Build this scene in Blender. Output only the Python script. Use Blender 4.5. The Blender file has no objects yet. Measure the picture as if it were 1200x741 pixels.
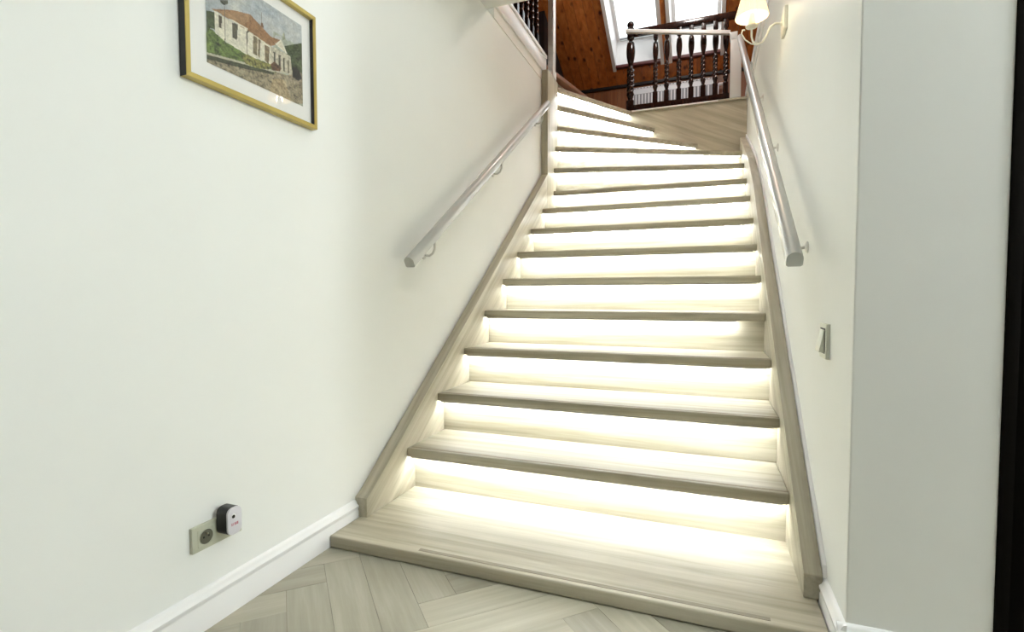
import bpy, bmesh, math, random
from mathutils import Vector, Matrix
random.seed(4)
C = bpy.context.scene.collection
SC = bpy.context.scene

# ------------------------------------------------------------------ camera
cam_d = bpy.data.cameras.new('camera'); cam = bpy.data.objects.new('camera', cam_d); C.objects.link(cam)
R_ = Vector((0.93497279, 0.35471491, -0.00179555)); U_ = Vector((-0.01325597, 0.03999811, 0.99911182)); F_ = Vector((-0.35447167, 0.93411856, -0.04209924))
mw = Matrix((( R_.x, U_.x, -F_.x, 1.14251), (R_.y, U_.y, -F_.y, -1.72806), (R_.z, U_.z, -F_.z, 0.80827), (0, 0, 0, 1)))
cam.matrix_world = mw
cam_d.sensor_width = 36; cam_d.sensor_fit = 'HORIZONTAL'; cam_d.lens = 36 * 602.579 / 1200; cam_d.clip_start = 0.02
SC.camera = cam
# ------------------------------------------------------------------ world, lights, exposure
W = bpy.data.worlds.new('sky'); SC.world = W; W.use_nodes = True
bgn = W.node_tree.nodes['Background']; bgn.inputs[0].default_value = (0.94, 0.97, 0.95, 1); bgn.inputs[1].default_value = 3.2
def area(name, loc, rot, size, power, col=(1, 1, 1), size_y=None):
    d = bpy.data.lights.new(name, 'AREA'); d.energy = power; d.color = col; d.size = size
    if size_y: d.shape = 'RECTANGLE'; d.size_y = size_y
    else: d.shape = 'DISK'
    o = bpy.data.objects.new(name, d); o.location = loc; o.rotation_euler = rot; C.objects.link(o); return o
def point(name, loc, power, col, r):
    d = bpy.data.lights.new(name, 'POINT'); d.energy = power; d.color = col; d.shadow_soft_size = r
    o = bpy.data.objects.new(name, d); o.location = loc; C.objects.link(o); return o
area('hall_top_fill', (.75, .1, 2.44), (0, 0, 0), 0.45, 4.5, (.96, 1.0, 1.0))  # added unseen fill under the hall ceiling, lifts the stairwell walls
point('hall_side_fill', (3.0, -.58, 2.0), 62, (.95, 1.0, 1.0), .14)  # added unseen fill from the right, brightens the left wall
point('attic_fill', (1.0, 2.55, 3.75), 30, (1.0, .97, .92), .10)  # added unseen fill above the stairs for the pine and upper walls
pw = area('fill_window_portal', (3.37, -.80, 1.3), (0, math.radians(90), 0), 1.8, 1, size_y=.7); pw.data.cycles.is_portal = True  # portal for the added hall window
SC.view_settings.view_transform = 'Standard'; SC.view_settings.look = 'None'
SC.view_settings.exposure = 0.36; SC.view_settings.gamma = 1.0; SC.view_settings.use_curve_mapping = False
LED_STRENGTH = 66.0

# ------------------------------------------------------------------ materials
def nt(name):
    m = bpy.data.materials.new(name); m.use_nodes = True; t = m.node_tree
    return m, t, t.nodes['Principled BSDF']
def plain(name, col, rough=0.5, metal=0.0, emit=None, es=0.0, coat=0.0, spec=0.5):
    m, t, b = nt(name)
    b.inputs['Base Color'].default_value = (*col, 1); b.inputs['Roughness'].default_value = rough; b.inputs['Metallic'].default_value = metal
    b.inputs['Specular IOR Level'].default_value = spec; b.inputs['Coat Weight'].default_value = coat
    if emit: b.inputs['Emission Color'].default_value = (*emit, 1); b.inputs['Emission Strength'].default_value = es
    return m
def paint(name, col, rough=0.55, bump=0.04, scale=260):
    m, t, b = nt(name); N, L = t.nodes, t.links
    tc = N.new('ShaderNodeTexCoord'); no = N.new('ShaderNodeTexNoise'); no.inputs['Scale'].default_value = scale; no.inputs['Detail'].default_value = 3
    L.new(tc.outputs['Object'], no.inputs['Vector'])
    n2 = N.new('ShaderNodeTexNoise'); n2.inputs['Scale'].default_value = 1.7; n2.inputs['Detail'].default_value = 4; L.new(tc.outputs['Object'], n2.inputs['Vector'])
    cr = N.new('ShaderNodeValToRGB'); cr.color_ramp.elements[0].position = .3; cr.color_ramp.elements[1].position = .75
    cr.color_ramp.elements[0].color = (*[c * .965 for c in col], 1); cr.color_ramp.elements[1].color = (*col, 1)
    L.new(n2.outputs['Fac'], cr.inputs['Fac']); L.new(cr.outputs['Color'], b.inputs['Base Color'])
    bp = N.new('ShaderNodeBump'); bp.inputs['Strength'].default_value = bump; bp.inputs['Distance'].default_value = .002
    L.new(no.outputs['Fac'], bp.inputs['Height']); L.new(bp.outputs['Normal'], b.inputs['Normal'])
    b.inputs['Roughness'].default_value = rough
    return m
def wood(name, ca, cb, cc, scale=(1.2, 22, 22), rot=(0, 0, 0), rough=0.45, knots=0.0, vary=0.12, bump=.05):
    """grain runs along local x after rot"""
    m, t, b = nt(name); N, L = t.nodes, t.links
    tc = N.new('ShaderNodeTexCoord'); oi = N.new('ShaderNodeObjectInfo')
    add = N.new('ShaderNodeVectorMath'); add.operation = 'MULTIPLY_ADD'; add.inputs[1].default_value = (1, 1, 1)
    comb = N.new('ShaderNodeCombineXYZ'); mu = N.new('ShaderNodeMath'); mu.operation = 'MULTIPLY'; mu.inputs[1].default_value = 17.3
    L.new(oi.outputs['Random'], mu.inputs[0])
    for i in range(3): L.new(mu.outputs[0], comb.inputs[i])
    L.new(tc.outputs['Object'], add.inputs[0]); L.new(comb.outputs[0], add.inputs[2])
    mp0 = N.new('ShaderNodeMapping'); mp0.inputs['Rotation'].default_value = rot; L.new(add.outputs[0], mp0.inputs['Vector'])
    mp = N.new('ShaderNodeMapping'); mp.inputs['Scale'].default_value = scale; L.new(mp0.outputs[0], mp.inputs['Vector'])
    no = N.new('ShaderNodeTexNoise'); no.inputs['Scale'].default_value = 1.0; no.inputs['Detail'].default_value = 6; no.inputs['Roughness'].default_value = .6; no.inputs['Distortion'].default_value = .35
    L.new(mp.outputs[0], no.inputs['Vector'])
    cr = N.new('ShaderNodeValToRGB'); e = cr.color_ramp.elements; e[0].position = .28; e[1].position = .74; e[0].color = (*ca, 1); e[1].color = (*cc, 1)
    k = e.new(.52); k.color = (*cb, 1)
    L.new(no.outputs['Fac'], cr.inputs['Fac'])
    col = cr.outputs['Color']
    hsv = N.new('ShaderNodeHueSaturation'); mr = N.new('ShaderNodeMapRange'); mr.inputs['To Min'].default_value = 1 - vary; mr.inputs['To Max'].default_value = 1 + vary
    L.new(oi.outputs['Random'], mr.inputs['Value']); L.new(mr.outputs[0], hsv.inputs['Value']); L.new(col, hsv.inputs['Color']); col = hsv.outputs['Color']
    if knots:
        mpk = N.new('ShaderNodeMapping'); mpk.inputs['Scale'].default_value = (5, 11, 11); L.new(mp0.outputs[0], mpk.inputs['Vector'])
        vo = N.new('ShaderNodeTexVoronoi'); vo.inputs['Scale'].default_value = 1.0; L.new(mpk.outputs[0], vo.inputs['Vector'])
        ck = N.new('ShaderNodeValToRGB'); ck.color_ramp.elements[0].position = knots * .5; ck.color_ramp.elements[1].position = knots * 1.4
        ck.color_ramp.elements[0].color = (.16, .1, .07, 1); ck.color_ramp.elements[1].color = (1, 1, 1, 1)
        L.new(vo.outputs['Distance'], ck.inputs['Fac'])
        mx = N.new('ShaderNodeMix'); mx.data_type = 'RGBA'; mx.blend_type = 'MULTIPLY'; mx.inputs[0].default_value = 1
        L.new(col, mx.inputs[6]); L.new(ck.outputs['Color'], mx.inputs[7]); col = mx.outputs[2]
    L.new(col, b.inputs['Base Color'])
    bp = N.new('ShaderNodeBump'); bp.inputs['Strength'].default_value = bump; bp.inputs['Distance'].default_value = .002
    L.new(no.outputs['Fac'], bp.inputs['Height']); L.new(bp.outputs['Normal'], b.inputs['Normal'])
    b.inputs['Roughness'].default_value = rough
    return m
def glass(name, tint=(1, 1, 1), refl=1.0, rough=0.0):
    m = bpy.data.materials.new(name); m.use_nodes = True; t = m.node_tree; N, L = t.nodes, t.links; N.clear()
    o = N.new('ShaderNodeOutputMaterial'); tr = N.new('ShaderNodeBsdfTransparent'); tr.inputs[0].default_value = (*tint, 1)
    gl = N.new('ShaderNodeBsdfGlossy'); gl.inputs['Roughness'].default_value = rough
    fr = N.new('ShaderNodeLayerWeight'); pw_ = N.new('ShaderNodeMath'); pw_.operation = 'POWER'; pw_.inputs[1].default_value = 5; L.new(fr.outputs['Facing'], pw_.inputs[0])
    mu = N.new('ShaderNodeMath'); mu.operation = 'MULTIPLY_ADD'; mu.inputs[1].default_value = .9 * refl; mu.inputs[2].default_value = .04 * refl; L.new(pw_.outputs[0], mu.inputs[0])
    mx = N.new('ShaderNodeMixShader'); L.new(mu.outputs[0], mx.inputs[0]); L.new(tr.outputs[0], mx.inputs[1]); L.new(gl.outputs[0], mx.inputs[2]); L.new(mx.outputs[0], o.inputs[0])
    return m
OA, OB, OC = (.29, .26, .182), (.445, .41, .315), (.575, .545, .445)
M = dict(
    wall=paint('wall_paint', (.875, .89, .865)), white=paint('white_lacquer', (.86, .86, .86), .3, .0), ceil=paint('ceiling_paint', (.82, .82, .76)),
    oak_x=wood('oak_along_x', OA, OB, OC, (1.1, 26, 26)), oak_str=wood('oak_stringer', OA, OB, OC, (1.1, 26, 26), (math.radians(-36), 0, math.radians(90))),
    oak_z=wood('oak_upright', OA, OB, OC, (26, 26, 1.1)), oak_d=wood('oak_diagonal', OA, OB, OC, (1.2, 22, 22), (0, math.radians(-24), 0)),
    floor=wood('floor_oak', (.34, .32, .245), (.40, .38, .30), (.47, .45, .37), (2.2, 34, 34), rough=.4, vary=.24),
    joint=plain('floor_joint', (.20, .18, .14), .9),
    strip=plain('nosing_strip_dark', (.27, .24, .18), .6),
    led=plain('led_diffuser', (.9, .9, .85), .5, emit=(.93, .975, 1.0), es=LED_STRENGTH),
    profile=plain('led_profile', (.25, .25, .24), .4, .6),
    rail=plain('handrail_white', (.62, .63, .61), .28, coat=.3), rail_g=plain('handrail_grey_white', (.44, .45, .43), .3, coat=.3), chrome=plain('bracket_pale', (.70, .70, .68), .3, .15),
    gold=plain('gold_leaf', (.46, .36, .10), .4, .35), black=plain('frame_black', (.008, .007, .006), .45), mat=plain('passepartout', (.86, .86, .84), .8),
    pglass=glass('picture_glass', refl=1.0), wglass=glass('window_glass', (.96, .98, 1)),
    socket=plain('socket_plastic', (.52, .53, .42), .4), socket_d=plain('socket_well', (.10, .10, .07), .5), dark=plain('hole_black', (.004, .004, .004), .6),
    devb=plain('device_black', (.006, .006, .007), .35), devw=plain('device_face', (.66, .65, .70), .3), red=plain('red_print', (.42, .08, .12), .6), pin=plain('pin_metal', (.6, .58, .5), .3, 1),
    switch=plain('switch_plastic', (.66, .67, .58), .35),
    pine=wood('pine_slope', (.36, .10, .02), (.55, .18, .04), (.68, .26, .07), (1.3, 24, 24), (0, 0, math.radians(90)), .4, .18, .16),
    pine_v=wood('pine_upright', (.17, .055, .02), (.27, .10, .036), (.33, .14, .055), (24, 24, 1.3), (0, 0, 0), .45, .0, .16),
    darkwood=wood('dark_turned_wood', (.012, .006, .005), (.022, .010, .008), (.035, .016, .012), (30, 30, 2), rough=.16),
    redwood=plain('sill_red_brown', (.10, .018, .015), .4), batten=plain('batten_dark', (.006, .004, .004), .5),
    brown=plain('brown_edge', (.26, .12, .07), .45), attic_dark=plain('attic_painted_gloom', (.012, .010, .010), .5), attic_floor=wood('attic_floor_wood', (.25, .15, .08), (.33, .2, .11), (.4, .26, .15)),  # attic_dark: darkness of the left attic put into a near-black colour
    rad=plain('radiator_enamel', (.84, .85, .88), .35), rad_d=plain('radiator_shadow_gap', (.30, .31, .33), .6),
    lampw=plain('lamp_ivory', (.78, .76, .64), .35), door=plain('door_near_black', (.004, .003, .002), .9, spec=.1), roof=plain('roof_outer', (.1, .08, .07), .8),
)
def shade_mat():
    m, t, b = nt('lamp_shade_fabric')
    b.inputs['Base Color'].default_value = (.42, .34, .22, 1); b.inputs['Roughness'].default_value = .8
    b.inputs['Emission Color'].default_value = (1.0, .72, .40, 1); b.inputs['Emission Strength'].default_value = 1.15
    return m
M['shade'] = shade_mat()
M['bulb'] = plain('lamp_glow', (1, .95, .8), .5, emit=(1.0, .9, .68), es=20.0)

# ------------------------------------------------------------------ helpers
def link(name, me, mat, parent=None, smooth=False):
    if mat is not None: me.materials.append(mat)
    if smooth:
        for p in me.polygons: p.use_smooth = True
    o = bpy.data.objects.new(name, me); C.objects.link(o)
    if parent is not None: o.parent = parent
    return o
def from_bm(name, bm, mat, parent=None, smooth=False):
    bmesh.ops.recalc_face_normals(bm, faces=bm.faces)
    me = bpy.data.meshes.new(name); bm.to_mesh(me); bm.free()
    o = link(name, me, mat, parent, smooth)
    if smooth:
        try: me.set_sharp_from_angle(angle=math.radians(40))
        except Exception: pass
    return o
def bm_hex(bm, p):      # 8 points: bottom 4, top 4
    v = [bm.verts.new(q) for q in p]
    for f in ((0, 3, 2, 1), (4, 5, 6, 7), (0, 1, 5, 4), (1, 2, 6, 5), (2, 3, 7, 6), (3, 0, 4, 7)): bm.faces.new([v[i] for i in f])
def bm_box(bm, x0, x1, y0, y1, z0, z1):
    bm_hex(bm, [(x0, y0, z0), (x1, y0, z0), (x1, y1, z0), (x0, y1, z0), (x0, y0, z1), (x1, y0, z1), (x1, y1, z1), (x0, y1, z1)])
def bevel(bm, off, seg=2):
    bmesh.ops.recalc_face_normals(bm, faces=bm.faces)
    bmesh.ops.bevel(bm, geom=list(bm.edges), offset=off, segments=seg, profile=.6, affect='EDGES', clamp_overlap=True)
def box(name, x0, x1, y0, y1, z0, z1, mat, parent=None, bev=0, seg=2):
    bm = bmesh.new(); bm_box(bm, x0, x1, y0, y1, z0, z1)
    if bev: bevel(bm, bev, seg)
    return from_bm(name, bm, mat, parent, bool(bev))
def bm_prism(bm, pts, ext):
    """pts: list of 3-D points of a planar polygon, extruded by ext"""
    e = Vector(ext); a = [bm.verts.new(p) for p in pts]; b = [bm.verts.new(Vector(p) + e) for p in pts]; n = len(pts)
    bm.faces.new(a); bm.faces.new(b[::-1])
    for i in range(n): bm.faces.new([a[i], a[(i + 1) % n], b[(i + 1) % n], b[i]])
def prism(name, pts, ext, mat, parent=None, bev=0, seg=2, smooth=False):
    bm = bmesh.new(); bm_prism(bm, pts, ext)
    if bev: bevel(bm, bev, seg)
    return from_bm(name, bm, mat, parent, bool(bev) or smooth)
def bm_tube(bm, path, r, n=10, cap=True):
    path = [Vector(p) for p in path]; rings = []
    rr = r if isinstance(r, (list, tuple)) else [r] * len(path)
    prev = None
    for i, p in enumerate(path):
        d = (path[min(i + 1, len(path) - 1)] - path[max(i - 1, 0)]).normalized()
        if prev is None:
            a = d.cross(Vector((0, 0, 1)));
            if a.length < 1e-3: a = d.cross(Vector((0, 1, 0)))
        else: a = prev - d * prev.dot(d)
        a.normalize(); prev = a; b = d.cross(a)
        rings.append([bm.verts.new(p + (a * math.cos(t) + b * math.sin(t)) * rr[i]) for t in [2 * math.pi * k / n for k in range(n)]])
    for i in range(len(rings) - 1):
        for k in range(n): bm.faces.new([rings[i][k], rings[i][(k + 1) % n], rings[i + 1][(k + 1) % n], rings[i + 1][k]])
    if cap: bm.faces.new(rings[0][::-1]); bm.faces.new(rings[-1])
def tube(name, path, r, mat, parent=None, n=10):
    bm = bmesh.new(); bm_tube(bm, path, r, n); return from_bm(name, bm, mat, parent, True)
def bm_lathe(bm, prof, cx, cy, n=16, sq=None, twist=None, cap=True):
    """prof: (z, r). sq(z)->0 round..1 square section; twist(z)->angle"""
    rings = []
    for z, r in prof:
        ring = []
        for k in range(n):
            t = 2 * math.pi * k / n; q = r
            if sq:
                s = sq(z)
                if s: q = r * ((1 - s) + s * min(1 / max(abs(math.cos(t)), abs(math.sin(t))), 1.32))
            tt = t + (twist(z) if twist else 0)
            ring.append(bm.verts.new((cx + q * math.cos(tt), cy + q * math.sin(tt), z)))
        rings.append(ring)
    for i in range(len(rings) - 1):
        for k in range(n): bm.faces.new([rings[i][k], rings[i][(k + 1) % n], rings[i + 1][(k + 1) % n], rings[i + 1][k]])
    if cap: bm.faces.new(rings[0][::-1]); bm.faces.new(rings[-1])
def clip(poly, a, b, c):        # keep a*x+b*y<=c
    out = []
    for i in range(len(poly)):
        p, q = poly[i], poly[(i + 1) % len(poly)]; dp = a * p[0] + b * p[1] - c; dq = a * q[0] + b * q[1] - c
        if dp <= 0: out.append(p)
        if dp * dq < 0: s = dp / (dp - dq); out.append((p[0] + s * (q[0] - p[0]), p[1] + s * (q[1] - p[1])))
    return out
def struct(o): o['kind'] = 'structure'; return o
def tag(o, label, cat, group=None):
    o['label'] = label; o['category'] = cat
    if group: o['group'] = group
    return o
def thing(name, label, cat, loc, group=None):
    o = bpy.data.objects.new(name, None); o.empty_display_size = .05; o.location = loc; C.objects.link(o); return tag(o, label, cat, group)
def adopt(root):        # children were built in world coordinates
    bpy.context.view_layer.update()
    for ch in root.children: ch.matrix_parent_inverse = Matrix.Translation(-Vector(root.location))

XL, XR, ST = -.052, 1.447, 1.392     # left wall, right wall, tread ends at the right stringer
ZF, H, YB = -.042, .18, 3.24         # hall floor, riser, face of the back stringer
ZA = 2.70                             # attic floor

# ================================================================== SETTING
struct(box('wall_left', -.25, XL, -5.0, 2.30, ZF - .02, 2.43, M['wall']))
wr = bmesh.new(); bm_box(wr, XR, 1.712, -.392, 3.36, ZF - .02, 2.45)
bevel(wr, .004, 2); struct(from_bm('wall_right', wr, M['wall']))
struct(box('wall_rear', -.25, 3.5, -5.15, -5.0, ZF - .02, 2.487, M['pine_v']))
wf = struct(box('wall_far_right', 3.4, 3.50, -5.0, -1.15, ZF - .02, 2.487, M['wall']))
box('wall_piece', 3.4, 3.50, -.44, -.25, ZF - .02, 2.487, M['wall'], wf); box('wall_piece', 3.4, 3.50, -1.15, -.44, ZF - .02, .38, M['wall'], wf); box('wall_piece', 3.4, 3.50, -1.15, -.44, 2.22, 2.487, M['wall'], wf)
w3 = struct(box('window_3', 3.42, 3.47, -1.15, -1.10, .38, 2.22, M['white']))  # added unseen window, lets sky light reach the left wall
box('stile', 3.42, 3.47, -.49, -.44, .38, 2.22, M['white'], w3)
box('sash_rail', 3.42, 3.47, -1.10, -.49, .38, .43, M['white'], w3); box('sash_rail', 3.42, 3.47, -1.10, -.49, 2.17, 2.22, M['white'], w3)
box('pane', 3.445, 3.450, -1.10, -.49, .43, 2.17, M['wglass'], w3)
struct(box('wall_hall', 2.62, 3.4, -.392, -.25, ZF - .02, 2.487, M['wall']))
struct(box('ceiling', -.25, 3.55, -5.15, 1.12, 2.487, 2.66, M['ceil']))
fl = struct(box('floor', -.25, 3.55, -5.15, .30, ZF - .06, ZF - .004, M['joint']))
# herringbone planks
PW, PL, S2 = .110, .550, math.sqrt(2)
npl = 0
for i in range(-30, 31):
    for m_ in range(-4, 5):
        for kind in 'UV':
            bu, bv = .445 - PW * i, -.415 + PW * i + 2 * PL * m_
            u0, u1, v0, v1 = (bu, bu + PL, bv, bv + PW) if kind == 'U' else (bu, bu + PW, bv - PL, bv)
            cu, cv = (u0 + u1) / 2, (v0 + v1) / 2; cx, cy = (cu + cv) / S2, (cv - cu) / S2
            if not (-.5 < cx < 2.7 and -2.35 < cy < .1): continue
            g = .0005
            quad = [(u0 + g, v0 + g), (u1 - g, v0 + g), (u1 - g, v1 - g), (u0 + g, v1 - g)]
            P = [((u + v) / S2, (v - u) / S2) for u, v in quad]
            P = clip(clip(clip(P, -1, 0, -(XL + .012)), 0, 1, -.30), -1, 0, 10)
            P = clip(P, 1, 0, 3.4)
            if len(P) < 3: continue
            ang = -math.pi / 4 if kind == 'U' else math.pi / 4
            ca, sa = math.cos(-ang), math.sin(-ang)
            loc = [((x - cx) * ca - (y - cy) * sa, (x - cx) * sa + (y - cy) * ca) for x, y in P]
            dz = random.uniform(-.0003, .0003)
            bm = bmesh.new(); bm_prism(bm, [(x, y, -.012) for x, y in loc], (0, 0, .012))
            o = from_bm('plank', bm, M['floor'], fl); o.location = (cx, cy, ZF + dz); o.rotation_euler.z = ang; npl += 1
# baseboards (moulded profile) : profile in (offset from wall, z)
bprof = [(0, ZF), (.018, ZF), (.018, .020), (.016, .025), (.016, .030), (.019, .034), (.019, .041), (.013, .046), (.010, .053), (.006, .058), (0, .060)]
def basebd(name, a, b, nrm):
    a, b, nrm = Vector(a), Vector(b), Vector(nrm)
    return struct(prism(name, [a + nrm * d + Vector((0, 0, z)) for d, z in bprof], b - a, M['white'], smooth=True))
basebd('baseboard_left', (XL, -5.0, 0), (XL, -.205, 0), (1, 0, 0))
basebd('baseboard_right', (XR, -.405, 0), (XR, -.195, 0), (-1, 0, 0))
basebd('baseboard_front', (XR - .018, -.392, 0), (1.70, -.392, 0), (0, -1, 0))
# dark doorway beside the wall end
d1 = struct(box('door_1', 1.735, 2.62, -.37, -.33, ZF, 2.1, M['door'], bev=.003))
box('door_frame', 1.712, 1.735, -.395, -.25, ZF, 2.13, M['door'], d1, .002)
box('door_panel', 1.82, 2.52, -.378, -.37, .15, .95, M['door'], d1, .003); box('door_panel', 1.82, 2.52, -.378, -.37, 1.1, 1.95, M['door'], d1, .003)
box('transom', 1.712, 2.62, -.39, -.25, 2.13, 2.487, M['wall'], d1)
# stairwell edge trims
t1 = struct(box('trim_1', -.25, XL + .004, 1.12, 2.14, 2.43, 2.50, M['ceil']))
box('fascia', -.25, XL + .014, 1.12, 2.14, 2.502, 2.612, M['white'], t1, .004)
box('cap', -.25, XL + .022, 1.12, 2.14, 2.614, 2.640, M['white'], t1, .006)
t2 = struct(box('trim_2', XR - .006, 1.72, 1.12, 3.36, 2.45, 2.52, M['white'], bev=.004))
box('cap', XR - .014, 1.72, 1.12, 3.36, 2.522, 2.60, M['white'], t2, .006)
# attic
struct(box('floor_attic_left', -2.2, -.25, -.3, 5.0, 2.48, 2.62, M['attic_floor']))
struct(box('floor_attic_back', -.25, 2.6, 3.29, 4.45, 2.38, 2.50, M['attic_floor']))
struct(box('floor_attic_right', 1.72, 2.6, -.3, 3.29, 2.48, 2.58, M['attic_floor']))
struct(box('floor_attic_front', -.25, 1.72, -.3, 1.12, 2.662, 2.70, M['attic_floor']))
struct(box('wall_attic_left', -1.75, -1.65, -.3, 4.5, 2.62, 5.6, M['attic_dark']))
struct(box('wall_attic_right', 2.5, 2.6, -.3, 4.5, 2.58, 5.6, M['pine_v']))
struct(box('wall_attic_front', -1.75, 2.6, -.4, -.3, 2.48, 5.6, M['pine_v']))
struct(box('attic_dark_screen', -.48, -.42, 3.32, 4.30, 2.50, 3.95, M['attic_dark']))  # added dark screen, its colour makes the gaps between left balusters black
YK, ZK, TH = 4.30, 3.17, math.radians(26)
tn, cs, sn = math.tan(TH), math.cos(TH), math.sin(TH)
def slope(y, off=0.0):       # point on the sloping ceiling (y, z), off = outward along the normal
    return (y + off * sn, ZK - (y - YK) * tn + off * cs)
kw = struct(box('wall_knee', -1.65, 2.5, YK + .012, YK + .1, 2.50, ZK + .25, M['batten']))
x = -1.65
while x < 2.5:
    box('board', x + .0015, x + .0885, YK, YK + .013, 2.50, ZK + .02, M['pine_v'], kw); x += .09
box('batten', -1.65, 2.5, YK - .03, YK + .01, ZK - .015, ZK + .045, M['batten'], kw, .004)
box('skirting', -1.65, 2.5, YK - .015, YK, 2.50, 2.58, M['batten'], kw, .003)
# roof with two skylight openings
WIN = [(.175, .645), (.765, 1.235)]
Y0W, Y1W, Y2R = 4.06, 2.95, .9       # lower edge, upper edge of the openings, ridge
def slab(name, x0, x1, ya, yb, o0, o1, mat, parent=None):
    bm = bmesh.new(); P = []
    for o in (o0, o1):
        for (xx, yy) in ((x0, yb), (x1, yb), (x1, ya), (x0, ya)): y_, z_ = slope(yy, o); P.append((xx, y_, z_))
    bm_hex(bm, P); return from_bm(name, bm, mat, parent)
rc = struct(slab('ceiling_attic', -1.75, 2.6, YK + .1, Y0W + .02, .014, .20, M['roof']))
slab('deck', -1.75, 2.6, Y1W, Y2R, .014, .20, M['roof'], rc)
for a, b in ((-1.75, WIN[0][0] - .02), (WIN[0][1] + .02, WIN[1][0] - .02), (WIN[1][1] + .02, 2.6)): slab('deck', a, b, Y0W + .02, Y1W, .014, .20, M['roof'], rc)
x = -1.65
while x < 2.5:
    a, b = x + .0015, x + .0935; mid = (a + b) / 2
    w_ = [w for w in WIN if a < w[1] + .028 and b > w[0] - .028]
    if not w_: slab('board', a, b, YK, 2.2, 0, .013, M['pine'], rc)
    else:
        slab('board', a, b, YK, Y0W + .03, 0, .013, M['pine'], rc); slab('board', a, b, Y1W - .03, 2.2, 0, .013, M['pine'], rc)
        w = w_[0]
        if a < w[0] - .03: slab('board', a, w[0] - .03, Y0W + .03, Y1W - .03, 0, .013, M['pine'], rc)
        if b > w[1] + .03: slab('board', w[1] + .03, b, Y0W + .03, Y1W - .03, 0, .013, M['pine'], rc)
    x += .095
slab('board_field', -1.65, 2.5, 2.2, Y2R, 0, .013, M['pine'], rc)
yr, zr = slope(Y2R)
struct(prism('ceiling_attic_front', [(-1.75, yr, zr), (-1.75, yr, zr + .2), (-1.75, -.4, zr - 1.3 * tn + .2), (-1.75, -.4, zr - 1.3 * tn)], (4.35, 0, 0), M['pine']))
for n, (wx0, wx1) in enumerate(WIN):
    yy0, zz0 = slope(Y0W)
    sash = struct(box('window_%d' % (n + 1), wx0 - .03, wx1 + .03, yy0 - .02, yy0 + .03, zz0 - .006, zz0 + .024, M['redwood'], bev=.004))
    # upright lower reveal and side reveals, white lining
    box('lower_reveal', wx0, wx1, yy0 + .03, yy0 + .05, zz0 + .0, zz0 + .30, M['white'], sash)
    OUT = .29
    for s, xx in ((-1, wx0), (1, wx1)):
        slab('side_reveal', min(xx, xx + s * .02), max(xx, xx + s * .02), Y0W, Y1W, .001, OUT, M['white'], sash)
        c = slab('casing', min(xx + s * .001, xx + s * .035), max(xx + s * .001, xx + s * .035), Y0W + .03, Y1W, -.014, .0, M['white'], sash)
        slab('sash_stile', min(xx, xx - s * .035), max(xx, xx - s * .035), Y0W - .02, Y1W, OUT - .01, OUT + .04, M['white'], sash)
    slab('sash_rail', wx0 + .036, wx1 - .036, Y0W - .02, Y0W - .10, OUT - .015, OUT + .04, M['rail'], sash)
    slab('vent_bar', wx0 + .036, wx1 - .036, Y0W - .11, Y0W - .125, OUT - .02, OUT - .005, M['rad_d'], sash)
    slab('pane', wx0 + .036, wx1 - .036, Y0W - .10, Y1W, OUT + .012, OUT + .016, M['wglass'], sash)

# ================================================================== STAIRCASE
stair = thing('staircase', 'pale oak staircase with lit risers winding left up to the attic', 'staircase', (.67, -.36, ZF))
NL = {k: (0.0, .065 + .2655 * (k - 1)) for k in range(1, 9)}; NR = {k: (ST, NL[k][1]) for k in range(1, 9)}
for k, yv in {2: .323, 3: .599, 4: .856, 5: 1.125, 6: 1.380, 7: 1.652, 8: 1.926}.items(): NL[k] = (0, yv); NR[k] = (ST, yv)
NL.update({9: (0, 2.205), 10: (0, 2.215), 11: (0, 2.258), 12: (-.022, 2.30), 13: (-.030, 2.335), 14: (-.054, 2.425), 15: (-.10, 2.50)})
NR.update({9: (ST, 2.266), 10: (ST, 2.584), 11: (ST, 2.930), 12: (1.047, YB), 13: (.672, YB), 14: (.455, YB), 15: (.055, YB)})
TT = .036
def line(k):
    a, b = Vector(NL[k]), Vector(NR[k]); d = (b - a).normalized(); n = Vector((-d.y, d.x))      # n points to the far side
    return a, b, d, n
def region(k):
    xl = 0.0 if k <= 11 else (-.05 if k < 14 else -.55)
    ylo = -1 if k <= 11 else 2.322
    return [(xl, ylo), (ST, ylo), (ST, YB), (xl, YB)]
def tread_poly(k):
    a, b, d, n = line(k); P = clip(region(k), -n.x, -n.y, -(n.dot(a)))
    if k < 15:
        a2, b2, d2, n2 = line(k + 1); P = clip(P, n2.x, n2.y, n2.dot(a2) + .075)
    return P
treads = {}
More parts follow.
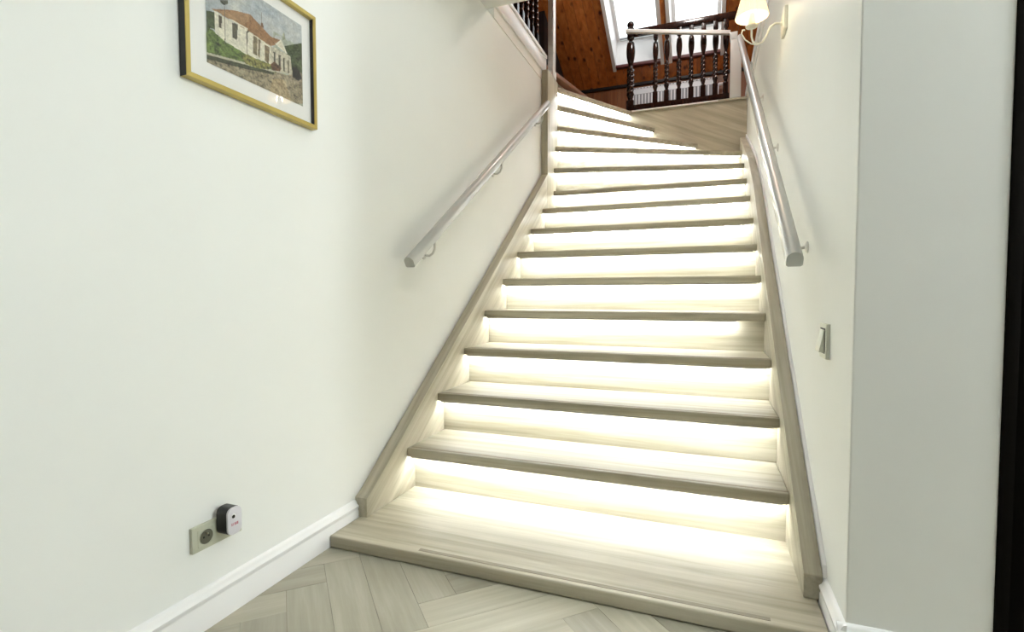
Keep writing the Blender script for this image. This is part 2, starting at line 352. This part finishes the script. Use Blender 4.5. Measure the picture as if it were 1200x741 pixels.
for k in range(1, 16):
    P = tread_poly(k); z = k * H
    bm = bmesh.new(); bm_prism(bm, [(x, y, z - TT) for x, y in P], (0, 0, TT)); bevel(bm, .006, 3)
    t = treads[k] = from_bm('tread', bm, M['brown'] if k == 15 else M['oak_x'], stair, True)
    if k == 15: t['label'] = 'top tread with reddish brown edge'
    # riser under this tread
    a, b, d, n = line(k); P = clip(region(k), -n.x, -n.y, -(n.dot(a) + .062)); P = clip(P, n.x, n.y, n.dot(a) + .080)
    prism('riser', [(x, y, z - H) for x, y in P], (0, 0, H - TT), M['oak_x'], stair)
    if k <= 5:
        P = clip(region(k), -n.x, -n.y, -(n.dot(a) + .016)); P = clip(P, n.x, n.y, n.dot(a) + .027); P = clip(P, -1, 0, -.012)
        prism('nosing_strip', [(x, y, z) for x, y in P], (0, 0, .0008), M['strip'], t)
    if k == 15: continue
    ends = (.012, 1.375) if k <= 11 else (-.9, 9)
    if k == 4: ends = (.012, 1.27)
    def band(o0, o1):
        P = clip(region(k), -n.x, -n.y, -(n.dot(a) + o0)); P = clip(P, n.x, n.y, n.dot(a) + o1)
        P = clip(P, -1, 0, -ends[0]); P = clip(P, 1, 0, ends[1]); return P
    prism('led_profile', [(x, y, z - TT - .006) for x, y in band(.010, .013)], (0, 0, .0061), M['profile'], t)
    prism('led_strip', [(x, y, z - TT - .005) for x, y in band(.016, .026)], (0, 0, .0051), M['led'], t)
# broad starting step lying on the floor
pf = box('starting_step', XL + .0195, ST + .034, -.361, .150, ZF + .002, 0, M['oak_x'], stair, .006, 3)
pf['label'] = 'wide low starting step lying on the floor'
prism('nosing_strip', [(.30, -.345, 0), (1.30, -.345, 0), (1.30, -.331, 0), (.30, -.331, 0)], (0, 0, .0008), M['strip'], pf)
# stringers
def stringer(name, x0, x1, top, mat):
    yb = [p[0] for p in top]; P = [(x0, y, z) for y, z in top]
    low = [(y, max(z - .42, 0.0)) for y, z in top if z - .42 > 0]
    yc = top[0][0]
    P2 = [(x0, y, z) for y, z in reversed(low)]
    # foot
    s = (top[2][1] - top[1][1]) / (top[2][0] - top[1][0]); y_at0 = top[1][0] + (.42 - top[1][1]) / s
    P = P + P2 + [(x0, y_at0, 0.0), (x0, yc, 0.0)]
    return prism(name, P, (x1 - x0, 0, 0), mat, stair, .003, 2)
stringer('stringer', XL + .001, 0, [(-.203, .070), (-.18, .070 + .011), (.885, .856), (2.05, 1.718)], M['oak_str'])
stringer('stringer', ST, XR - .010, [(-.203, .066), (-.18, .080), (.885, .856), (1.70, 1.460), (2.2, 1.745), (3.24, 2.175)], M['oak_str'])
prism('wall_bead', [(XR - .0095, y, z) for y, z in [(-.20, .060), (.885, .850), (1.70, 1.454), (2.2, 1.739), (3.24, 2.169), (3.24, 2.199), (2.2, 1.769), (1.70, 1.484), (.885, .880), (-.19, .090)]], (.0093, 0, 0), M['white'], stair)
pst = box('corner_post', XL + .001, 0, 2.051, 2.322, 1.30, 2.50, M['oak_z'], stair, .003)
back = prism('back_stringer', [(-.6, YB, 1.75), (XR - .002, YB, 1.75), (XR - .002, YB, 2.50), (.055, YB, 2.50), (.05, YB, 2.62), (-.6, YB, 2.62)], (0, .05, 0), M['oak_d'], stair)
back['label'] = 'wide wooden board closing the back of the winding steps'
box('ledge', .39, XR - .002, YB - .012, YB + .14, 2.502, 2.522, M['oak_x'], stair, .004)
box('ledge_strip', .46, 1.21, YB - .0135, YB - .012, 2.509, 2.520, M['white'], stair)
adopt(stair)

# ================================================================== HANDRAILS
def d_section(r=.022):
    pts = [(-r, -r * .8), (-r * .75, -r), (r * .75, -r), (r, -r * .8)]
    pts += [(r * math.cos(t), r * .15 + r * math.sin(t)) for t in [math.pi * k / 10 for k in range(11)]]
    return pts
def handrail(label, a, b, wallx, brk, r=.022):
    a, b = Vector(a), Vector(b); root = thing('handrail', label, 'handrail', a, 'white handrails on the stair walls')
    d = (b - a).normalized(); sx = d.cross(Vector((0, 0, 1))).normalized(); up = sx.cross(d)
    bm = bmesh.new(); bm_prism(bm, [a + sx * u + up * v for u, v in d_section(r)], b - a); from_bm('rail', bm, M['rail_g'], root, True)
    s = 1 if a.x > wallx else -1
    for y, z in brk:
        t = (y - a.y) / (b.y - a.y); rp = a + (b - a) * t; rp = rp - up * r * .98
        bm = bmesh.new(); bm_tube(bm, [(wallx, y, z), (wallx + s * .004, y, z), (wallx + s * .009, y, z)], [.019, .019, .012], 16)
        br = from_bm('bracket', bm, M['chrome'], root, True)
        tube('bracket_arm', [(wallx + s * .008, y, z), (wallx + s * .03, y, z - .004), (rp.x - s * .01, y, z + .006), (rp.x, y, z + .025), (rp.x, y, rp.z + .004)], .0055, M['chrome'], br, 8)
        bm = bmesh.new(); bm_box(bm, rp.x - .012, rp.x + .012, y - .028, y + .028, -.003, .003)
        for v in bm.verts: v.co.z += a.z + (b.z - a.z) * ((v.co.y - a.y) / (b.y - a.y)) - r / max(up.z, .1) - .002
        from_bm('bracket_saddle', bm, M['chrome'], br)
    adopt(root)
    bpy.context.view_layer.update()
    for ch in root.children:
        for g in ch.children: g.matrix_parent_inverse = ch.matrix_parent_inverse.copy() @ Matrix.Identity(4) if False else Matrix.Identity(4)
    return root
handrail('long white handrail on the left wall below the framed picture', (.006, .088, .938), (.006, 2.028, 2.236), XL, [(.30, .985), (1.10, 1.520), (1.90, 2.055)])
handrail('long white handrail on the right wall above the light switch', (1.378, -.044, .906), (1.378, 3.215, 3.024), XR, [(.19, .960), (1.02, 1.500), (1.80, 2.005), (2.7, 2.59)])

# ================================================================== ATTIC BALUSTRADES
def baluster(name, x, y, z0, z1, r=.020, parent=None, mat=None):
    L = z1 - z0; prof = []; zs = []
    def R(t):
        if t < .16: return 1.0
        if t < .20: return .62
        if t < .55: return .78 + .0 * t
        if t < .60: return .55
        if t < .86: return .6 + .55 * math.sin(math.pi * min(1, (t - .60) / .30)) ** .8
        if t < .89: return .5
        return .9
    for i in range(61): t = i / 60; prof.append((z0 + L * t, r * R(t)))
    sqf = lambda z: 1.0 if (z - z0) / L < .16 or (z - z0) / L > .90 else (.9 if .2 < (z - z0) / L < .55 else 0)
    tw = lambda z: math.radians(45) + (0 if not .2 < (z - z0) / L else 2 * math.pi * 1.6 * min(1, ((z - z0) / L - .2) / .35)) if True else 0
    bm = bmesh.new(); bm_lathe(bm, prof, x, y, 16, sqf, lambda z: (2 * math.pi * 1.5 * min(max(((z - z0) / L - .2) / .35, 0), 1)))
    return from_bm(name, bm, mat or M['darkwood'], parent, True)
YR = 3.325
bal = thing('balustrade', 'dark turned wooden balustrade with twisted spindles at the stair top', 'balustrade', (.86, YR, 2.50))
def beam(name, x0, x1, y0, y1, z0, z1, mat, parent, bev=.004): return box(name, x0, x1, y0, y1, z0, z1, mat, parent, bev)
beam('bottom_rail', .456, 1.30, YR - .022, YR + .022, 2.523, 2.598, M['darkwood'], bal)
beam('handrail', .40, 1.445, YR - .03, YR + .03, 3.245, 3.300, M['darkwood'], bal, .012)
for bx in (.662, .764, .872, .977, 1.081, 1.183, 1.270): baluster('baluster', bx, YR, 2.597, 3.247, .023, bal)
nw = baluster('newel_post', .434, YR, 2.523, 3.30, .036, bal)
bm = bmesh.new(); bm_lathe(bm, [(3.29, .020), (3.30, .034), (3.315, .036), (3.33, .026), (3.35, .034), (3.37, .030), (3.385, .012), (3.39, .002)], .431, YR, 20)
from_bm('finial', bm, M['darkwood'], bal, True)
adopt(bal)
# white post and white level rail joining the right handrail
wp = thing('post', 'square white post where the right handrail ends', 'post', (1.348, 3.27, 2.522))
beam('shaft', 1.304, 1.392, 3.225, 3.282, 2.5225, 3.02, M['rail'], wp, .003); beam('cap', 1.298, 1.360, 3.222, 3.285, 3.0205, 3.085, M['rail'], wp, .004); adopt(wp)
gr = thing('guard_rail', 'pale level rail crossing in front of the dark twisted balustrade', 'rail', (.9, 3.24, 3.1))
a, b = Vector((.405, 3.245, 3.262)), Vector((1.298, 3.245, 3.092)); bm = bmesh.new(); d = (b - a).normalized(); sx = d.cross(Vector((0, 0, 1))).normalized(); up = sx.cross(d)
bm_prism(bm, [a + sx * u + up * v for u, v in d_section(.018)], b - a); from_bm('rail', bm, M['rail'], gr, True)
box('end_cap', .398, .4049, 3.227, 3.263, 3.24, 3.284, M['rail'], gr, .002); adopt(gr)
# left balustrade over the left wall and its white newel
lb = thing('balustrade', 'dark glossy balustrade on the white stairwell edge above the left wall', 'balustrade', (-.10, 1.7, 2.64))
beam('bottom_rail', -.125, -.075, 1.13, 2.14, 2.641, 2.675, M['darkwood'], lb); beam('handrail', -.13, -.07, 1.13, 2.14, 3.42, 3.47, M['darkwood'], lb, .012)
for i in range(9): baluster('baluster', -.10, 1.18 + .112 * i, 2.674, 3.423, .020, lb)
adopt(lb)
np_ = thing('newel_post', 'tall white newel post rising at the left turn of the stairs', 'post', (-.03, 2.2, 2.501))
beam('shaft', -.045, -.002, 2.20, 2.272, 2.501, 3.75, M['white'], np_, .004); beam('base', -.049, .002, 2.19, 2.282, 2.5005, 2.56, M['white'], np_, .003); adopt(np_)

# ================================================================== RADIATOR
rd = thing('radiator', 'white panel radiator under the skylights behind the dark balustrade', 'radiator', (.76, 4.2, 2.50))
rx0, rx1, rz0, rz1, ry = .335, 1.185, 2.66, 3.085, 4.17
box('panel', rx0, rx1, ry, ry + .02, rz0, rz1 - .015, M['rad'], rd, .004); box('rear_panel', rx0, rx1, ry + .06, ry + .08, rz0, rz1 - .015, M['rad'], rd, .004)
box('flute_field', rx0 + .02, rx1 - .02, ry - .0015, ry - .0001, rz0 + .04, rz1 - .070, M['rad_d'], rd)
n = int((rx1 - rx0 - .05) / .034)
for i in range(n):
    x = rx0 + .035 + i * .034; box('flute', x, x + .014, ry - .008, ry - .0016, rz0 + .05, rz1 - .075, M['rad'], rd, .003)
tg = box('top_grille', rx0 - .004, rx1 + .004, ry - .004, ry + .086, rz1 - .014, rz1, M['rad'], rd, .003)
for i in range(24):
    x = rx0 + .02 + i * .034; box('grille_slot', x, x + .016, ry - .0046, ry - .0038, rz1 - .012, rz1 - .004, M['rad_d'], tg)
    box('convector_shadow', x, x + .022, ry - .0012, ry - .0001, rz1 - .066, rz1 - .052, M['rad_d'], rd) if False else None
for s, xx in ((-1, rx0 - .004), (1, rx1 + .004)): box('side_cover', min(xx, xx + s * .006), max(xx, xx + s * .006), ry - .003, ry + .085, rz0 + .01, rz1 - .015, M['rad'], rd, .002)
tube('valve', [(rx1 + .01, ry + .04, 3.02), (rx1 + .04, ry + .04, 3.02), (rx1 + .045, ry + .04, 3.02), (rx1 + .10, ry + .04, 3.02)], [.010, .010, .017, .014], M['rad'], rd, 12)
tube('pipe', [(rx1 + .035, ry + .04, 3.02), (rx1 + .035, ry + .04, 2.501)], .008, M['rad'], rd, 8)
tube('vent_plug', [(rx0 - .01, ry + .04, 3.04), (rx0 - .05, ry + .04, 3.04)], .010, M['rad'], rd, 10)
for xx in (rx0 + .12, rx1 - .12): box('leg', xx - .015, xx + .015, ry + .02, ry + .06, 2.50, rz0 + .05, M['rad'], rd, .003)
adopt(rd)

# ================================================================== FRAMED PICTURE
pic = thing('framed_picture', 'gold framed watercolour of a long white house under glass on the left wall', 'picture', (XL, -.61, 1.335))
py0, py1, pz0, pz1 = -.832, -.390, 1.335, 1.686
X0, XF = XL + .001, XL + .024; FW = .012
def fside(nm, ya, yb, za, zb, ya2, yb2, za2, zb2): pass
def frame_bar(q, em):   # q: four (y,z) corners outer a,b then inner b,a
    g = prism('frame_bar', [(XF - .003, y, z) for y, z in q], (.003, 0, 0), M['gold'], pic, .0008, 1)
    prism('frame_edge', [(X0, y, z) for y, z in q], (XF - .0031 - X0, 0, 0), em, g)
A, B_, C_, D_ = (py0, pz0), (py1, pz0), (py1, pz1), (py0, pz1)
a2, b2, c2, d2 = (py0 + FW, pz0 + FW), (py1 - FW, pz0 + FW), (py1 - FW, pz1 - FW), (py0 + FW, pz1 - FW)
for q, em in (([A, B_, b2, a2], M['gold']), ([B_, C_, c2, b2], M['black']), ([C_, D_, d2, c2], M['gold']), ([D_, A, a2, d2], M['black'])): frame_bar(q, em)
box('passepartout', X0 + .004, X0 + .0075, py0 + FW, py1 - FW, pz0 + FW, pz1 - FW, M['mat'], pic)
# the print: flat picture painted as face colours, drawn from simple shapes
AY0, AY1, AZ0, AZ1 = -.766, -.437, 1.394, 1.640
camp = Vector((1.14251, -1.72806, .80827))
def unpx(zx, zy):       # pixel of the enlarged view -> (u, v) on the sheet
    px, py = 215 + zx / 7.4125, zy / 7.41
    d = R_ * ((px - 600) / 602.579) + U_ * (-(py - 370.5) / 602.579) + F_
    t = (X0 + .0085 - camp.x) / d.x; p = camp + d * t
    return ((p.y - AY0) / (AY1 - AY0), (p.z - AZ0) / (AZ1 - AZ0))
shapes = [
    ([(200, 450), (1060, 700), (1060, 900), (200, 900)], (.33, .29, .21), .35),      # road
    ([(200, 225), (380, 350), (580, 480), (790, 560), (800, 640), (200, 465)], (.16, .22, .075), .4),
    ([(200, 452), (795, 612), (790, 628), (200, 472)], (.52, .50, .42), .1),
    ([(200, 474), (790, 630), (780, 650), (500, 590), (200, 510)], (.075, .085, .05), .3),
    ([(200, 90), (285, 110), (285, 255), (200, 240)], (.09, .12, .06), .4),
    ([(880, 400), (960, 385), (1060, 370), (1060, 720), (930, 640)], (.10, .13, .07), .5),
    ([(930, 600), (1060, 650), (1060, 760), (900, 690)], (.33, .29, .22), .3),
    ([(270, 95), (380, 165), (560, 260), (770, 400), (790, 570), (560, 482), (370, 365), (272, 285)], (.72, .70, .60), .12),
    ([(755, 395), (930, 490), (945, 650), (790, 620), (755, 560)], (.58, .55, .45), .2),
    ([(230, 76), (430, 88), (580, 125), (760, 320), (850, 350), (790, 395), (755, 400), (560, 265), (380, 160), (300, 105)], (.38, .235, .135), .15),
    ([(430, 92), (580, 125), (560, 190), (520, 215), (380, 155), (300, 100)], (.43, .29, .18), .15),
    ([(375, 158), (430, 172), (560, 250), (555, 262), (420, 182)], (.75, .72, .62), .05),
    ([(795, 380), (848, 345), (905, 475)], (.78, .76, .66), .06), ([(815, 385), (848, 360), (885, 455)], (.66, .63, .52), .1),
    ([(305, 130), (332, 142), (332, 252), (305, 236)], (.13, .11, .08), .2), ([(425, 198), (472, 212), (466, 345), (425, 326)], (.14, .13, .10), .2),
    ([(605, 305), (670, 350), (662, 500), (605, 465)], (.27, .23, .15), .3), ([(640, 330), (652, 340), (650, 490), (640, 485)], (.62, .58, .46), .1),
    ([(705, 385), (748, 408), (742, 550), (710, 530)], (.25, .20, .13), .3), ([(782, 450), (800, 455), (800, 570), (785, 560)], (.11, .10, .08), .2),
    ([(825, 470), (845, 480), (845, 600), (828, 590)], (.13, .11, .09), .2), ([(865, 500), (880, 505), (880, 620), (865, 615)], (.10, .09, .07), .2),
    ([(905, 520), (918, 525), (918, 640), (905, 635)], (.22, .20, .15), .2),
    ([(500, 480), (560, 470), (640, 520), (760, 560), (740, 605), (640, 590), (540, 555)], (.27, .26, .10), .5),
    ([(755, 560), (790, 535), (850, 590), (840, 620), (770, 610)], (.16, .085, .05), .4),
    ([(545, 275), (572, 262), (574, 275), (556, 285), (555, 485), (548, 482)], (.14, .13, .10), .1),
    ([(356, 0), (361, 0), (364, 385), (358, 385)], (.20, .19, .16), .1), ([(676, 110), (681, 110), (683, 205), (677, 205)], (.30, .29, .26), .1),
    ([(670, 195), (692, 205), (696, 245), (672, 225)], (.24, .15, .10), .2),
    ([(320, 0), (385, 0), (385, 35), (350, 45), (320, 20)], (.16, .16, .13), .5),
    ([(945, 580), (1000, 600), (1030, 680), (1000, 705), (950, 670)], (.03, .03, .03), .3), ([(860, 300), (875, 280), (885, 345), (860, 350)], (.45, .47, .36), .4),
]
shapes = [([unpx(*p) for p in pts], col, j) for pts, col, j in shapes]
def inside(pt, poly):
    x, y = pt; r = False; n = len(poly)
    for i in range(n):
        (x1, y1), (x2, y2) = poly[i], poly[i - 1]
        if (y1 > y) != (y2 > y) and x < (x2 - x1) * (y - y1) / (y2 - y1) + x1: r = not r
    return r
boxes = [(min(p[0] for p in s[0]), max(p[0] for p in s[0]), min(p[1] for p in s[0]), max(p[1] for p in s[0])) for s in shapes]
from mathutils import noise
NU, NV = 170, 126
vs = [(X0 + .0085, AY0 + (AY1 - AY0) * i / NU, AZ0 + (AZ1 - AZ0) * j / NV) for j in range(NV + 1) for i in range(NU + 1)]
fs = [(j * (NU + 1) + i, j * (NU + 1) + i + 1, (j + 1) * (NU + 1) + i + 1, (j + 1) * (NU + 1) + i) for j in range(NV) for i in range(NU)]
me = bpy.data.meshes.new('print'); me.from_pydata(vs, [], fs); att = me.color_attributes.new('print_colour', 'FLOAT_COLOR', 'CORNER')
cols = []
for j in range(NV):
    for i in range(NU):
        u, v = (i + .5) / NU, (j + .5) / NV
        c1 = noise.noise((u * 5, v * 6, 1.3)) * .5 + noise.noise((u * 13, v * 15, 4)) * .35
        k = min(max(.5 + c1, 0), 1); col = [.40 + .22 * k, .45 + .18 * k, .50 + .10 * k]
        if v < .72 and u > .66 and noise.noise((u * 20, v * 14, 7)) > -.1 - (.72 - v): col = [.44, .47, .40]
        jit = .1
        for (poly, cc, jj), bb in zip(shapes, boxes):
            if bb[0] <= u <= bb[1] and bb[2] <= v <= bb[3] and inside((u, v), poly): col, jit = list(cc), jj
        f = 1 + jit * 2.2 * noise.noise((u * 45, v * 40, 2)) + jit * 1.8 * noise.noise((u * 17, v * 19, 5)) + (.12 + jit) * 1.1 * (random.random() - .5)
        cols.append([max(c ** 1.22 * f, .008) for c in col])
flat = []
for c in cols: flat += [c[0], c[1], c[2], 1.0] * 4
att.data.foreach_set('color', flat)
mp_, tt_, bb_ = nt('print_ink'); vc = tt_.nodes.new('ShaderNodeVertexColor'); vc.layer_name = 'print_colour'; tt_.links.new(vc.outputs[0], bb_.inputs['Base Color']); bb_.inputs['Roughness'].default_value = .8
pr = link('print', me, mp_, pic); pr['label'] = 'watercolour of a white house with brown roof'
box('glass', X0 + .0105, X0 + .012, py0 + FW + .0004, py1 - FW - .0004, pz0 + FW + .0004, pz1 - FW - .0004, M['pglass'], pic)
adopt(pic)

# ================================================================== SOCKET AND PLUG-IN DEVICE
so = thing('power_socket', 'double olive power socket low on the left wall above the baseboard', 'socket', (XL, -.77, .163))
sy0, sy1, sz0, sz1 = -.842, -.698, .163, .228
box('plate', XL, XL + .011, sy0, sy1, sz0, sz1, M['socket'], so, .0025)
for cy in (-.806, -.734):
    cz = (sz0 + sz1) / 2
    ins = box('insert', XL + .011, XL + .0125, cy - .022, cy + .022, cz - .022, cz + .022, M['socket'], so, .0006, 1)
    bm = bmesh.new(); bm_tube(bm, [(XL + .0126, cy, cz), (XL + .0135, cy, cz)], .0185, 24); w_ = from_bm('well', bm, M['socket_d'], so)
    bm = bmesh.new(); bmesh.ops.create_cone(bm, segments=24, radius1=.0195, radius2=.0185, depth=.002, cap_ends=False); bmesh.ops.rotate(bm, verts=bm.verts, cent=(0, 0, 0), matrix=Matrix.Rotation(math.pi / 2, 3, 'Y')); bmesh.ops.translate(bm, verts=bm.verts, vec=(XL + .0137, cy, cz)); from_bm('well_rim', bm, M['socket'], so)
    for dy in (-.007, .007): tube('contact_hole', [(XL + .0135, cy + dy, cz), (XL + .0139, cy + dy, cz)], .0026, M['dark'], so, 10)
    tube('earth_pin', [(XL + .0135, cy, cz + .009), (XL + .020, cy, cz + .009)], .0022, M['pin'], so, 8)
adopt(so)
dv = thing('plug_in_device', 'small black plug-in device with rounded white face in the right socket', 'device', (XL + .014, -.756, .18))
def rrect(cy, cz, hw, hh, r, n=6):
    P = []
    for sx_, sz_, a0 in ((1, 1, 0), (-1, 1, 90), (-1, -1, 180), (1, -1, 270)):
        for i in range(n + 1):
            t = math.radians(a0 + 90 * i / n); P.append((cy + sx_ * (hw - r) + r * math.cos(t), cz + sz_ * (hh - r) + r * math.sin(t)))
    return P
dcy, dcz, dhw, dhh = -.756, .222, .0215, .036
prism('body', [(XL + .0145, y, z) for y, z in rrect(dcy, dcz, dhw, dhh, .016)], (.034, 0, 0), M['devb'], dv, smooth=True)
fc = prism('front_face', [(XL + .0486, y, z) for y, z in rrect(dcy, dcz, dhw - .0005, dhh - .0005, .0155)], (.006, 0, 0), M['devw'], dv, .0015, 2)
tube('sensor_ring', [(XL + .0546, dcy - .004, dcz + .0135), (XL + .0554, dcy - .004, dcz + .0135)], .0062, M['white'], fc, 18); tube('sensor', [(XL + .0554, dcy - .005, dcz + .0125), (XL + .0560, dcy - .005, dcz + .0125)], .0046, M['dark'], fc, 16)
for i, ww in enumerate((.0022, .0012, .0024, .0026, .0026)):
    y = dcy - .0105 + i * .0043; box('print_mark', XL + .0546, XL + .0549, y, y + ww, dcz - .0115, dcz - .0045, M['red'], fc)
adopt(dv)
for g in fc.children: g.matrix_parent_inverse = Matrix.Identity(4)

# ================================================================== LIGHT SWITCH
sw = thing('light_switch', 'small pale light switch on the right wall near the corner', 'switch', (XR, -.12, .63))
box('plate', XR - .010, XR, -.168, -.088, .634, .728, M['switch'], sw, .002)
bm = bmesh.new(); bm_hex(bm, [(XR - .0105, -.155, .652), (XR - .0105, -.101, .652), (XR - .024, -.101, .652), (XR - .024, -.155, .652), (XR - .0105, -.155, .712), (XR - .0105, -.101, .712), (XR - .013, -.101, .712), (XR - .013, -.155, .712)])
bevel(bm, .001, 1); from_bm('rocker', bm, M['switch'], sw, True)
box('gap', XR - .0106, XR - .0099, -.158, -.098, .648, .716, M['dark'], sw); adopt(sw)

# ================================================================== WALL LAMP
wl = thing('wall_lamp', 'lit wall lamp with pleated cream shade on a curved ivory arm, right wall', 'lamp', (XR, .83, 1.93))
bm = bmesh.new(); bm_box(bm, XR - .014, XR, .775, .885, 1.94, 2.035); bevel(bm, .004, 2); bp = from_bm('wall_plate', bm, M['lampw'], wl, True)
tube('plate_button', [(XR - .014, .83, 1.985), (XR - .022, .83, 1.985)], [.012, .008], M['lampw'], wl, 14)
cxl, cyl = 1.311, .83
tube('arm', [(XR - .02, .83, 1.986), (1.405, .83, 1.990), (1.385, .83, 1.978), (1.372, .83, 1.945), (1.355, .83, 1.918), (1.335, .83, 1.912), (1.317, .83, 1.926), (1.311, .83, 1.95), (1.311, .83, 1.99)], .0042, M['lampw'], wl, 10)
tube('scroll', [(1.335, .83, 1.912), (1.31, .83, 1.918), (1.285, .83, 1.94), (1.270, .83, 1.968), (1.274, .83, 1.985), (1.284, .83, 1.982)], .0032, M['lampw'], wl, 8)
bm = bmesh.new(); bm_lathe(bm, [(1.985, .008), (1.99, .024), (1.996, .026), (2.002, .014), (2.05, .012), (2.055, .004)], cxl, cyl, 18); from_bm('candle_holder', bm, M['lampw'], wl, True)
# pleated shade, open below
bm = bmesh.new(); n = 96; rings = []
for z, r in ((2.032, .067), (2.036, .068), (2.06, .061), (2.10, .050), (2.135, .041), (2.150, .038)):
    rings.append([bm.verts.new((cxl + (r + (.0012 if k % 2 else -.0012)) * math.cos(2 * math.pi * k / n), cyl + (r + (.0012 if k % 2 else -.0012)) * math.sin(2 * math.pi * k / n), z)) for k in range(n)])
for i in range(len(rings) - 1):
    for k in range(n): bm.faces.new([rings[i][k], rings[i][(k + 1) % n], rings[i + 1][(k + 1) % n], rings[i + 1][k]])
sh = from_bm('lamp_shade', bm, M['shade'], wl, False); sm = sh.modifiers.new('thick', 'SOLIDIFY'); sm.thickness = .0015
bm = bmesh.new(); bmesh.ops.create_uvsphere(bm, u_segments=18, v_segments=12, radius=.022); bmesh.ops.translate(bm, verts=bm.verts, vec=(cxl, cyl, 2.078)); from_bm('bulb', bm, M['bulb'], wl, True)
adopt(wl)
pl = point('wall_lamp_light', (cxl, cyl, 2.04), 1.2, (1, .82, .55), .02)
